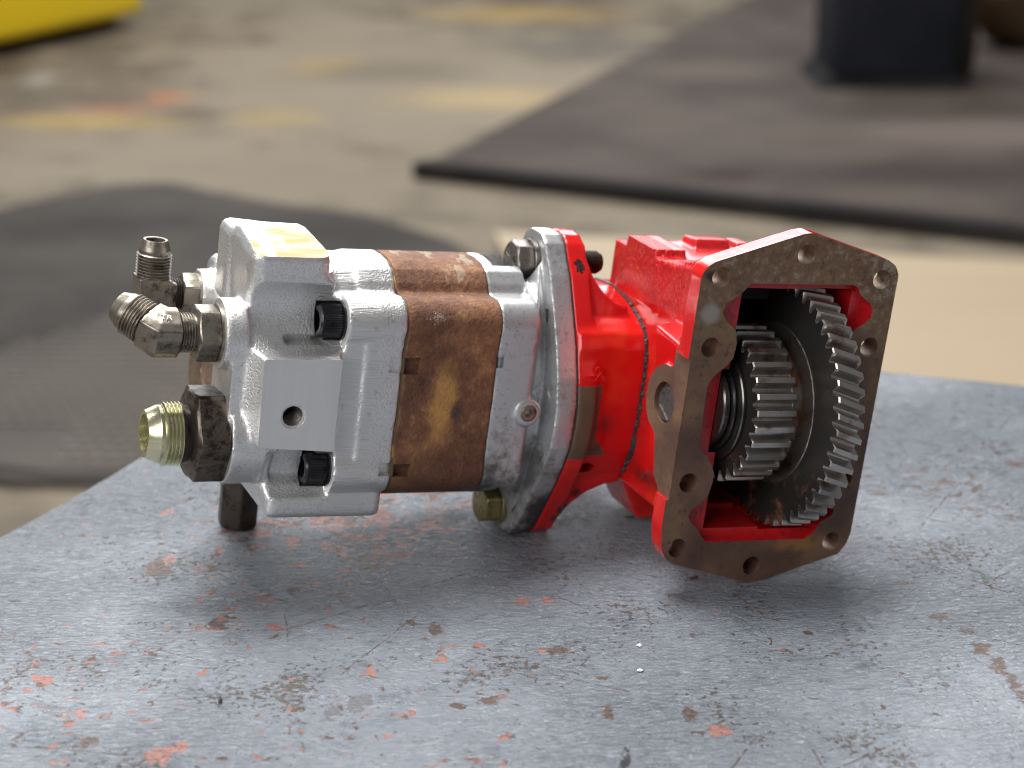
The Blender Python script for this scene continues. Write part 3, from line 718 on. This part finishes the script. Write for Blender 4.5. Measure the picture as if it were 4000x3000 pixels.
# ---- gearbox housing
YF = -140.0
top = [(41.5, 106), (44, 110.5), (49, 114), (103, 131.6), (108.5, 132.4), (114, 131.2), (163, 118), (169, 114.6), (172, 109)]
bot = [(172.5, -53), (170.5, -60), (166, -66), (114, -81.2), (108, -82.2), (101, -80.8), (54, -68.3), (47.5, -65), (43.5, -58)]
outline = top + bot + [(41.5, -45)]
openp = [(74, 102), (142, 102.5), (145.5, 101), (148, 97), (152, 94), (156, 91.7), (158, 88.5), (158.2, 83), (155, 80), (148, 75.4), (146.8, 70), (146.8, -22), (148, -28), (156, -34), (157.5, -38.5), (155.5, -41), (149, -45), (144.7, -52.5), (140, -55.2),
         (73, -55), (69, -51.5), (65.7, -46.8), (61, -43), (58, -39), (59, -34.5), (64.5, -31), (69, -25.5), (70.6, -17), (68.4, -8), (64, -1.5), (58.5, 2.2), (57.4, 10), (56.4, 40), (58, 44.5), (61, 48.5), (67, 53), (70.5, 58), (71.2, 66.5), (69, 74.5),
         (62, 80), (58.8, 84.5), (60.2, 90), (67, 94.5), (71.2, 98.5)]
GY, GZ = -115.0, 23.1
def ring(poly, y): return [(x_, y, z_) for x_, z_ in poly]
back = [(x_ * .965 + 108 * .035, z_ * .965 + 25 * .035) for x_, z_ in outline]
body = [prism(outline, YF - 3, -126, 'Y'),
        # flare from flange into the gear case
        hull([(50, -127, 60), (47, -127, 108), (60, -127, 113), (108, -127, 127), (160, -127, 114), (166, -127, 104), (166, -127, -50), (60, -127, -62), (108, -127, -76), (160, -127, -60), (50, -127, -55),
              (64, -92, 103), (150, -92, 103), (150, -92, -56), (66, -92, -52)]),
        box(64, 150, -100, 12, -53, 89),
        hull([(64, -94, 103), (150, -94, 103), (66, -46, 91), (150, -46, 91), (64, -94, 60), (150, -94, 60), (66, -46, 60), (150, -46, 60)]),
        # corner lobe behind the flange, upper left
        hull([(48, -127, 109), (62, -127, 112), (52, -112, 104), (66, -100, 104), (58, -127, 92), (66, -104, 92)]),
        # rectangular top boss and its left wall
        hull([(61, -9, 97), (83, -9, 97), (83, -46, 97), (61, -46, 97), (62.5, 2, 60), (83, 2, 60), (83, -60, 60), (63, -60, 60)]),
        hull([(62, -44, 92), (62.5, -90, 97), (66, -90, 60), (63, -50, 58), (80, -44, 92), (80, -90, 97), (80, -70, 58)]),
        hull([(110, -8, 95.5), (134, -8, 95.5), (110, 8, 94), (134, 8, 94), (108, -14, 85), (136, -14, 85), (108, 12, 85), (136, 12, 85)]),
        hull([(138, -12, 94.5), (148, -12, 94.5), (138, 4, 94), (148, 4, 94), (137, -14, 85), (149, -14, 85), (137, 6, 85), (149, 6, 85)]),
        prism(neck, JX + .3, 78),
        # shoulder with a sharp ridge over the idler pin boss
        hull([(50, -82, 60), (42.5, -127, 61), (56, -80, 36), (48, -127, 30), (70, -80, 64), (70, -127, 64), (70, -80, 0), (70, -127, 0), (50, -100, 5), (46, -127, -10)]),
        hull([(66, -50, 56), (66, -50, -50), (70, -40, 58), (74, -110, 66), (54, -110, 20), (60, -85, -30), (74, -110, -45), (74, -50, -53)]),
        # idler pin boss, machined flush with the flange side
        prism([(-138, 58)] + [(-124, 56), (-121, 45)] + circ(-117, 24, 22, 12, 100, -48) + [(-112, 3), (-118, -20), (-126, -26), (-138, -30)], 43.2 - 2, 62, 'X'),
        # underside foot
        hull([(62, -44, -48), (62, 8, -48), (120, -44, -48), (120, 8, -48), (80, -40, -66), (84, -36, -82.5), (118, -36, -82.5), (84, 4, -82.5), (118, 4, -82.5), (80, 6, -66)]),
        ]
holes = [(54.3, 105.2), (107.4, 119.6), (161, 106.2), (54.6, 64.1), (160.7, 65.2), (54.5, -17.6), (160, -17), (54.2, -58.1), (106.5, -71.3), (159.5, -57.5)]
hr = 5.9
cutg = [box(20, 200, YF - 12, YF, -120, 160), prism(openp, YF - 5, -131, 'Y'),
        prism([(74.5, 97), (148, 97), (148, -50), (74.5, -50)], -132, -100, 'Y'), box(74.5, 146, -101, -2, -47, 82),
        cyl(GY, GZ, 30, 69.5, 76, 'X', n=64), cyl(GY, GZ, 76.5, 112, 147.5, 'X', n=72),
        box(28, 43.2, -124.9, -90, -32, 59) if False else box(28, 43.2, -160, -60, -28, 57),
        box(28, 41.5, -160, -60, -140, 160),
        cyl(GY - 2.2, GZ + .8, 12.0, 30, 47.4, 'X')]
for x_, z_ in holes: cutg.append(cyl(x_, z_, hr, YF - 6, -112, 'Y', n=40))
me = casting(body, 1.0, 15, cutg)
hx_ = np.array(holes)
def in_hole(c, n):
    d = np.min(np.hypot(c[:, None, 0] - hx_[None, :, 0], c[:, None, 2] - hx_[None, :, 1]), 1)
    return (d < hr + .05) & (np.abs(n[:, 1]) < .6) & (c[:, 1] < -111)
paint(me, [(2, lambda c, n: (c[:, 1] > YF + .1) & (c[:, 1] < 3) & (c[:, 0] > 56) & (c[:, 0] < 158.4) & (((np.abs(c[:, 1] + 131) < .3) & (n[:, 1] < -.9)) | ((c[:, 0] > 74.3) & (c[:, 0] < 148.1) & (c[:, 2] > -50.2) & (c[:, 2] < 97.2) & (c[:, 1] > -131)))),
           (2, lambda c, n: (c[:, 1] > YF + .1) & (c[:, 1] < -130.5) & (c[:, 0] > 55) & (c[:, 0] < 159) & (c[:, 2] > -56) & (c[:, 2] < 103.5)),
           (3, lambda c, n: (c[:, 1] > -129) & (c[:, 1] < -1.5) & (c[:, 0] > 69) & (c[:, 0] < 147.9) & (c[:, 2] > 5) & (c[:, 2] < np.where(c[:, 1] < -98, 97.2, 82.1))),  # upper cavity walls take the black material, lower ones stay red
           (1, lambda c, n: (c[:, 1] < YF + .05) & (n[:, 1] < -.9)),
           (1, lambda c, n: (c[:, 0] < 43.5) & (n[:, 0] < -.9) & (c[:, 2] < 58) & (c[:, 2] > -27.9)),
           (1, lambda c, n: (c[:, 0] < 47.6) & (np.hypot(c[:, 1] - GY + 2.2, c[:, 2] - GZ - .8) < 12.1)),
           (1, in_hole)])
gh = obj('gearbox_housing', me, ['red', 'brown', 'red_in', 'oily'], U)
# idler pin end in its bore
pin = simple('idler_pin', [lathe([(0, 9.8), (.5, 10.4), (18, 10.4)], (44.4, GY - 3.2, GZ + .2), (1, 0, 0), 40)], 'pin', U)
simple('retaining_wire', [hull([(43.9, GY + 4.2, GZ - 2.5), (44.6, GY + 4.2, GZ - 2.5), (43.9, GY - 7.2, GZ - 8.2), (44.6, GY - 7.2, GZ - 8.2), (43.9, GY + 4.2, GZ - 3.3), (43.9, GY - 7.2, GZ - 9.0)])], 'fit', pin, 0)
text('stamped_lettering', 'UM8', 4.2, .15, 'bolt', pin, basis((44.3, GY - .5, GZ + 5.4), (0, -.8, .6), (0, .6, .8)))
simple('drain_plug', [hexnut((101, -14, -82.0), (0, 0, -1), 4.2, 17, 1)], 'fit_dark', U)

# ---- gears on the idler pin
def gear(N, Rt, m, x0, x1, helix, dark, phase=0):
    Rp, Rr = Rt - m, Rt - 2.2 * m; ns = 9; xs = [x0, x0 + .7] + [x0 + .7 + (x1 - x0 - 1.4) * k / (ns - 1) for k in range(1, ns)] + [x1]
    V = []; F = []; pp = 2 * math.pi / N
    shape = [(-.5, Rr, 0), (-.395, Rr + .08 * m, 0), (-.335, Rr + .45 * m, 0), (-.30, Rp - .25 * m, 0), (-.265, Rp + .2 * m, 1), (-.215, Rp + .65 * m, 1), (-.165, Rt, 1), (.165, Rt, 1), (.215, Rp + .65 * m, 1), (.265, Rp + .2 * m, 1), (.30, Rp - .25 * m, 0), (.335, Rr + .45 * m, 0), (.395, Rr + .08 * m, 0)]
    n = N * len(shape)
    for j, xk in enumerate(xs):
        end = j in (0, len(xs) - 1); tw = math.tan(rad(helix)) / Rp * (xk - x0)
        for i in range(N):
            for s_, r, f_ in shape:
                a = (i + s_ * (.93 if end and f_ else 1)) * pp + tw + phase; rr = r - (.8 if end and f_ else 0)
                V.append((xk, GY + rr * math.cos(a), GZ + rr * math.sin(a)))
    for j in range(len(xs) - 1):
        for i in range(n):
            a, b = j * n + i, j * n + (i + 1) % n
            F.append((a, b, b + n, a + n))
    F.append(tuple(range(n - 1, -1, -1))); F.append(tuple(range((len(xs) - 1) * n, len(xs) * n)))
    return V, F
def gear_obj(name, geo, label, mats):
    bm = bm_from([geo]); bmesh.ops.triangulate(bm, faces=[f for f in bm.faces if len(f.verts) > 4])
    me = bpy.data.meshes.new(name); bm.to_mesh(me); bm.free()
    paint(me, [(1, lambda c, n: np.abs(n[:, 0]) > .97)])
    o = obj(name, me, mats, U, 28); o['label'] = label; return o
g1 = gear_obj('spur_gear', gear(30, 46.3, 2.9, 80, 106.2, 0, 0, .03), 'smaller straight toothed gear', ['gear', 'oily'])
g2 = gear_obj('helical_gear', gear(48, 73.6, 2.95, 116, 133.6, 18, 0, .05), 'larger gear with slanting teeth', ['gear', 'oily'])
ax = (0, GY, GZ)
simple('gear_hub', [lathe([(106.0, 20), (106.0, 40.2), (106.4, 40.6), (110.6, 40.6), (111, 40.2), (111, 36), (116.5, 36)], (0, GY, GZ), (1, 0, 0), 72)], 'hub', g2)
simple('web_rim', [lathe([(115.7, 46.6), (115.5, 47.0), (115.5, 47.5), (115.7, 47.9), (116.4, 48.0)], (0, GY, GZ), (1, 0, 0), 72)], 'gear', g2)
br = simple('bearing', [lathe([(69.8, 16), (69.8, 25), (70.6, 26), (73.2, 26), (74, 25.2), (74, 23.5), (75, 23.5), (75, 27.6), (75.4, 28.2), (76.2, 28.2), (76.6, 27.6), (76.6, 25.5), (77.4, 25.5), (77.4, 33), (78, 33.8), (79.2, 33.8), (79.8, 33.2), (80.4, 33), (80.4, 20)], (0, GY, GZ), (1, 0, 0), 80)], 'bearing', U)

# ---- hydraulic fittings
def jic(org, d, r, thread_len, pitch, cone, mat, parent, name='threaded_nose', bore=.55, neck_l=0, neck_r=0):
    prof = [(0, neck_r or r * .9)]
    if neck_l: prof += [(neck_l, neck_r)]
    prof += threads(r, thread_len, pitch, pitch * .62, neck_l)
    e = neck_l + thread_len
    prof += [(e + .3, r * .9), (e + 2.2, r * .9), (e + 2.6, r * .88), (e + 2.6 + cone, r * (bore + .13)), (e + 2.4 + cone, r * bore), (e + cone - 10, r * bore * .95)]
    return simple(name, [lathe(prof, org, d, 56)], mat, parent, 40)
# large straight fitting on the lower boss
nut = simple('large_hex_fitting', [hexnut((-211, *lowb), (1, 0, 0), 20, 51, 3.0, turn=34, both=True)], 'fit_worn', U, 25, .5, 2)
simple('neck_ring', [lathe([(0, 10), (0, 16.2), (1.5, 17.6), (3.2, 17.6), (3.6, 16.4), (6.2, 16.4), (8, 19.5), (8, 10)], (-218, *lowb), (1, 0, 0), 48)], 'fit_dark', nut)
jic((-216.0, *lowb), (-1, 0, 0), 18.6, 11.0, 2.2, 6.5, 'zinc_yellow', nut, bore=.60)
# forty five degree elbow
lk = simple('elbow_lock_nut', [hexnut((-213, *mid), (1, 0, 0), 13, 29.5, 1.6, turn=28)], 'fit', U, 25, .4, 2)
simple('washer', [lathe([(0, 8), (0, 16.6), (2.2, 16.6)], (-200.6, *mid), (1, 0, 0), 48)], 'fit', lk)
simple('thread', [lathe([(0, 9)] + threads(11.4, 9, 1.6, .8, .2) + [(9.4, 9)], (-222, *mid), (1, 0, 0), 48)], 'fit', lk)
d45 = Vector((-.707, .612, .354)); dX = Vector((-1, 0, 0))
e0 = Vector((-222, *mid)); bend = e0 + dX * 10; e1 = bend + d45 * 9
d_, u0, w0 = d45, Vector((0, .866, .5)), Vector((0, -.5, .866))
def square_ring(c, d, r):                                   # forged octagonal section
    w_ = Vector(d).normalized(); s_ = w0; q_ = w_.cross(s_).normalized()
    out = []
    for k in range(16):
        a = 2 * math.pi * k / 16; m_ = max(abs(math.cos(a)), abs(math.sin(a)))
        rr = min(r / m_, r * 1.22)
        out.append(tuple(c + (s_ * math.cos(a) + q_ * math.sin(a)) * rr))
    return out
e45 = casting([hull(square_ring(e0, dX, 11.6) + square_ring(bend, (dX + d45), 12.4)), hull(square_ring(bend, (dX + d45), 12.4) + square_ring(e1, d45, 11.6)),
               lathe([(0, 6), (12.2, 5)], bend, w0 * 1.0, 12)], .7, 3)
el = obj('bent_elbow_fitting', e45, 'fit', U); el['label'] = 'elbow fitting bent at forty five degrees'
jic(tuple(e1), tuple(d45), 12.6, 11.5, 1.9, 5.5, 'fit', el, neck_l=.5, neck_r=10.6)
text('embossed_letters', 'TR', 5.2, .18, 'fit', el, basis(tuple(bend + w0 * 12.6 + Vector((1, -1, 0))), (1, -.25, 0), (0, .9, .45)))
# right angle elbow at the back
bkz = bk[1] - 1.5
lk2 = simple('elbow_lock_nut', [hexnut((-204.5, bk[0], bkz), (1, 0, 0), 10, 23, 1.4, turn=3)], 'fit', U, 25, .4, 2)
simple('thread', [lathe([(0, 7)] + threads(9.6, 9, 1.5, .8, .2) + [(9.6, 7)], (-211, bk[0], bkz), (1, 0, 0), 40)], 'fit_dark', lk2)
simple('washer', [lathe([(0, 8), (0, 12.6), (1.6, 12.6)], (-195.3, bk[0], bkz), (1, 0, 0), 40)], 'fit', lk2)
c2 = (-221.5, bk[0], bkz)
e90 = casting([box(c2[0] - 9.6, c2[0] + 9.6, c2[1] - 9.6, c2[1] + 9.6, c2[2] - 9.5, c2[2] + 10.5), box(c2[0], c2[0] + 13, c2[1] - 8.6, c2[1] + 8.6, c2[2] - 8.6, c2[2] + 8.6)], .7, 3)
el2 = obj('right_angle_elbow_fitting', e90, 'fit', U); el2['label'] = 'right angle elbow fitting pointing up'
jic((c2[0], c2[1], c2[2] + 9.5), (0, 0, 1), 10.4, 14.5, 1.8, 5.2, 'fit', el2, neck_l=1.2, neck_r=9.6)
text('embossed_letters', 'CHINA', 4.0, .4, 'fit', el2, basis((c2[0] + 10.5, c2[1] - 8.7, c2[2]), (0, 0, 1), (-1, 0, 0)))
simple('rear_plug', [hexnut((-193, 36, -8), (1, 0, 0), 14, 30, 1.6, turn=10)], 'plug', U, 25)
# downward fitting the unit stands on
fx, fy = -149.5, 62
ft = simple('foot_fitting', [hexnut((fx, fy, -82), (0, 0, -1), 38.0, 23.2, 4.0, up=(1, 0, 0), turn=22)], 'fit_dark', U, 25, .5, 2)
simple('collar', [lathe([(0, 10), (0, 13), (5, 13), (6, 11), (8, 11)], (fx, fy, -78), (0, 0, -1), 40)], 'fit_dark', ft)

# settle the unit: gearbox peak and foot fitting on the bench
bpy.context.view_layer.update()
def low(o):
    n = len(o.data.vertices); a = np.empty(n * 3, np.float32); o.data.vertices.foreach_get('co', a)
    w = np.array(o.matrix_world); return float((a.reshape(-1, 3) @ w[2, :3] + w[2, 3]).min())
lg = low(gh)
unit.location.z -= lg
bpy.context.view_layer.update()
lf = low(ft)
print('settle', round(lg * 1000, 2), 'foot', round(lf * 1000, 2))
zmax = max(v.co.z for v in ft.data.vertices)
zmin = min(v.co.z for v in ft.data.vertices)
for v in ft.data.vertices:
    f_ = (zmax - v.co.z) / (zmax - zmin); v.co.z -= lf / R3[2][2] * f_

# ------------------------------------------------------------------ debris on the bench
def chip_mesh(name, r, flat):
    pts_ = [(r * random.uniform(.5, 1) * math.cos(a), r * random.uniform(.4, 1) * math.sin(a), random.uniform(0, flat)) for a in np.linspace(0, 6.1, 9)] + [(0, 0, flat * 1.3), (r * .3, 0, 0), (-r * .3, .2 * r, 0)]
    return mesh_of(name, [hull(pts_)])
M['white_chip'] = steel('white_chip', (.75, .74, .70), (.8, .8, .77), (.6, .58, .52), .5, 0)
M['dark_chip'] = steel('dark_chip', (.05, .045, .05), (.09, .08, .085), (.03, .03, .03), .6, 0)
for xy, r, fl_, m_, rz, lab in (((.0705, .9915), 1.9, 1.2, 'white_chip', .4, 'small white paint chip on the bench nearest the gearbox corner'),
                            ((.0695, .9605), 2.4, 1.2, 'white_chip', 1.8, 'small white paint chip on the bench farther from the gearbox'),
                            ((-.282, .895), 4.0, 1.5, 'dark_chip', .3, 'dark grey pebble on the left of the bench'),
                            ((-.1525, .925), 2.6, 2.6, 'dark_chip', 2.2, 'tiny black metal crumb on the bench before the foot fitting')):
    o = obj('paint_chip' if m_ == 'white_chip' else 'metal_crumb', chip_mesh('chip', r, fl_), m_, None, 0)
    o.location = (*xy, .0003); o.rotation_euler.z = rz
    tag(o, lab, 'debris')
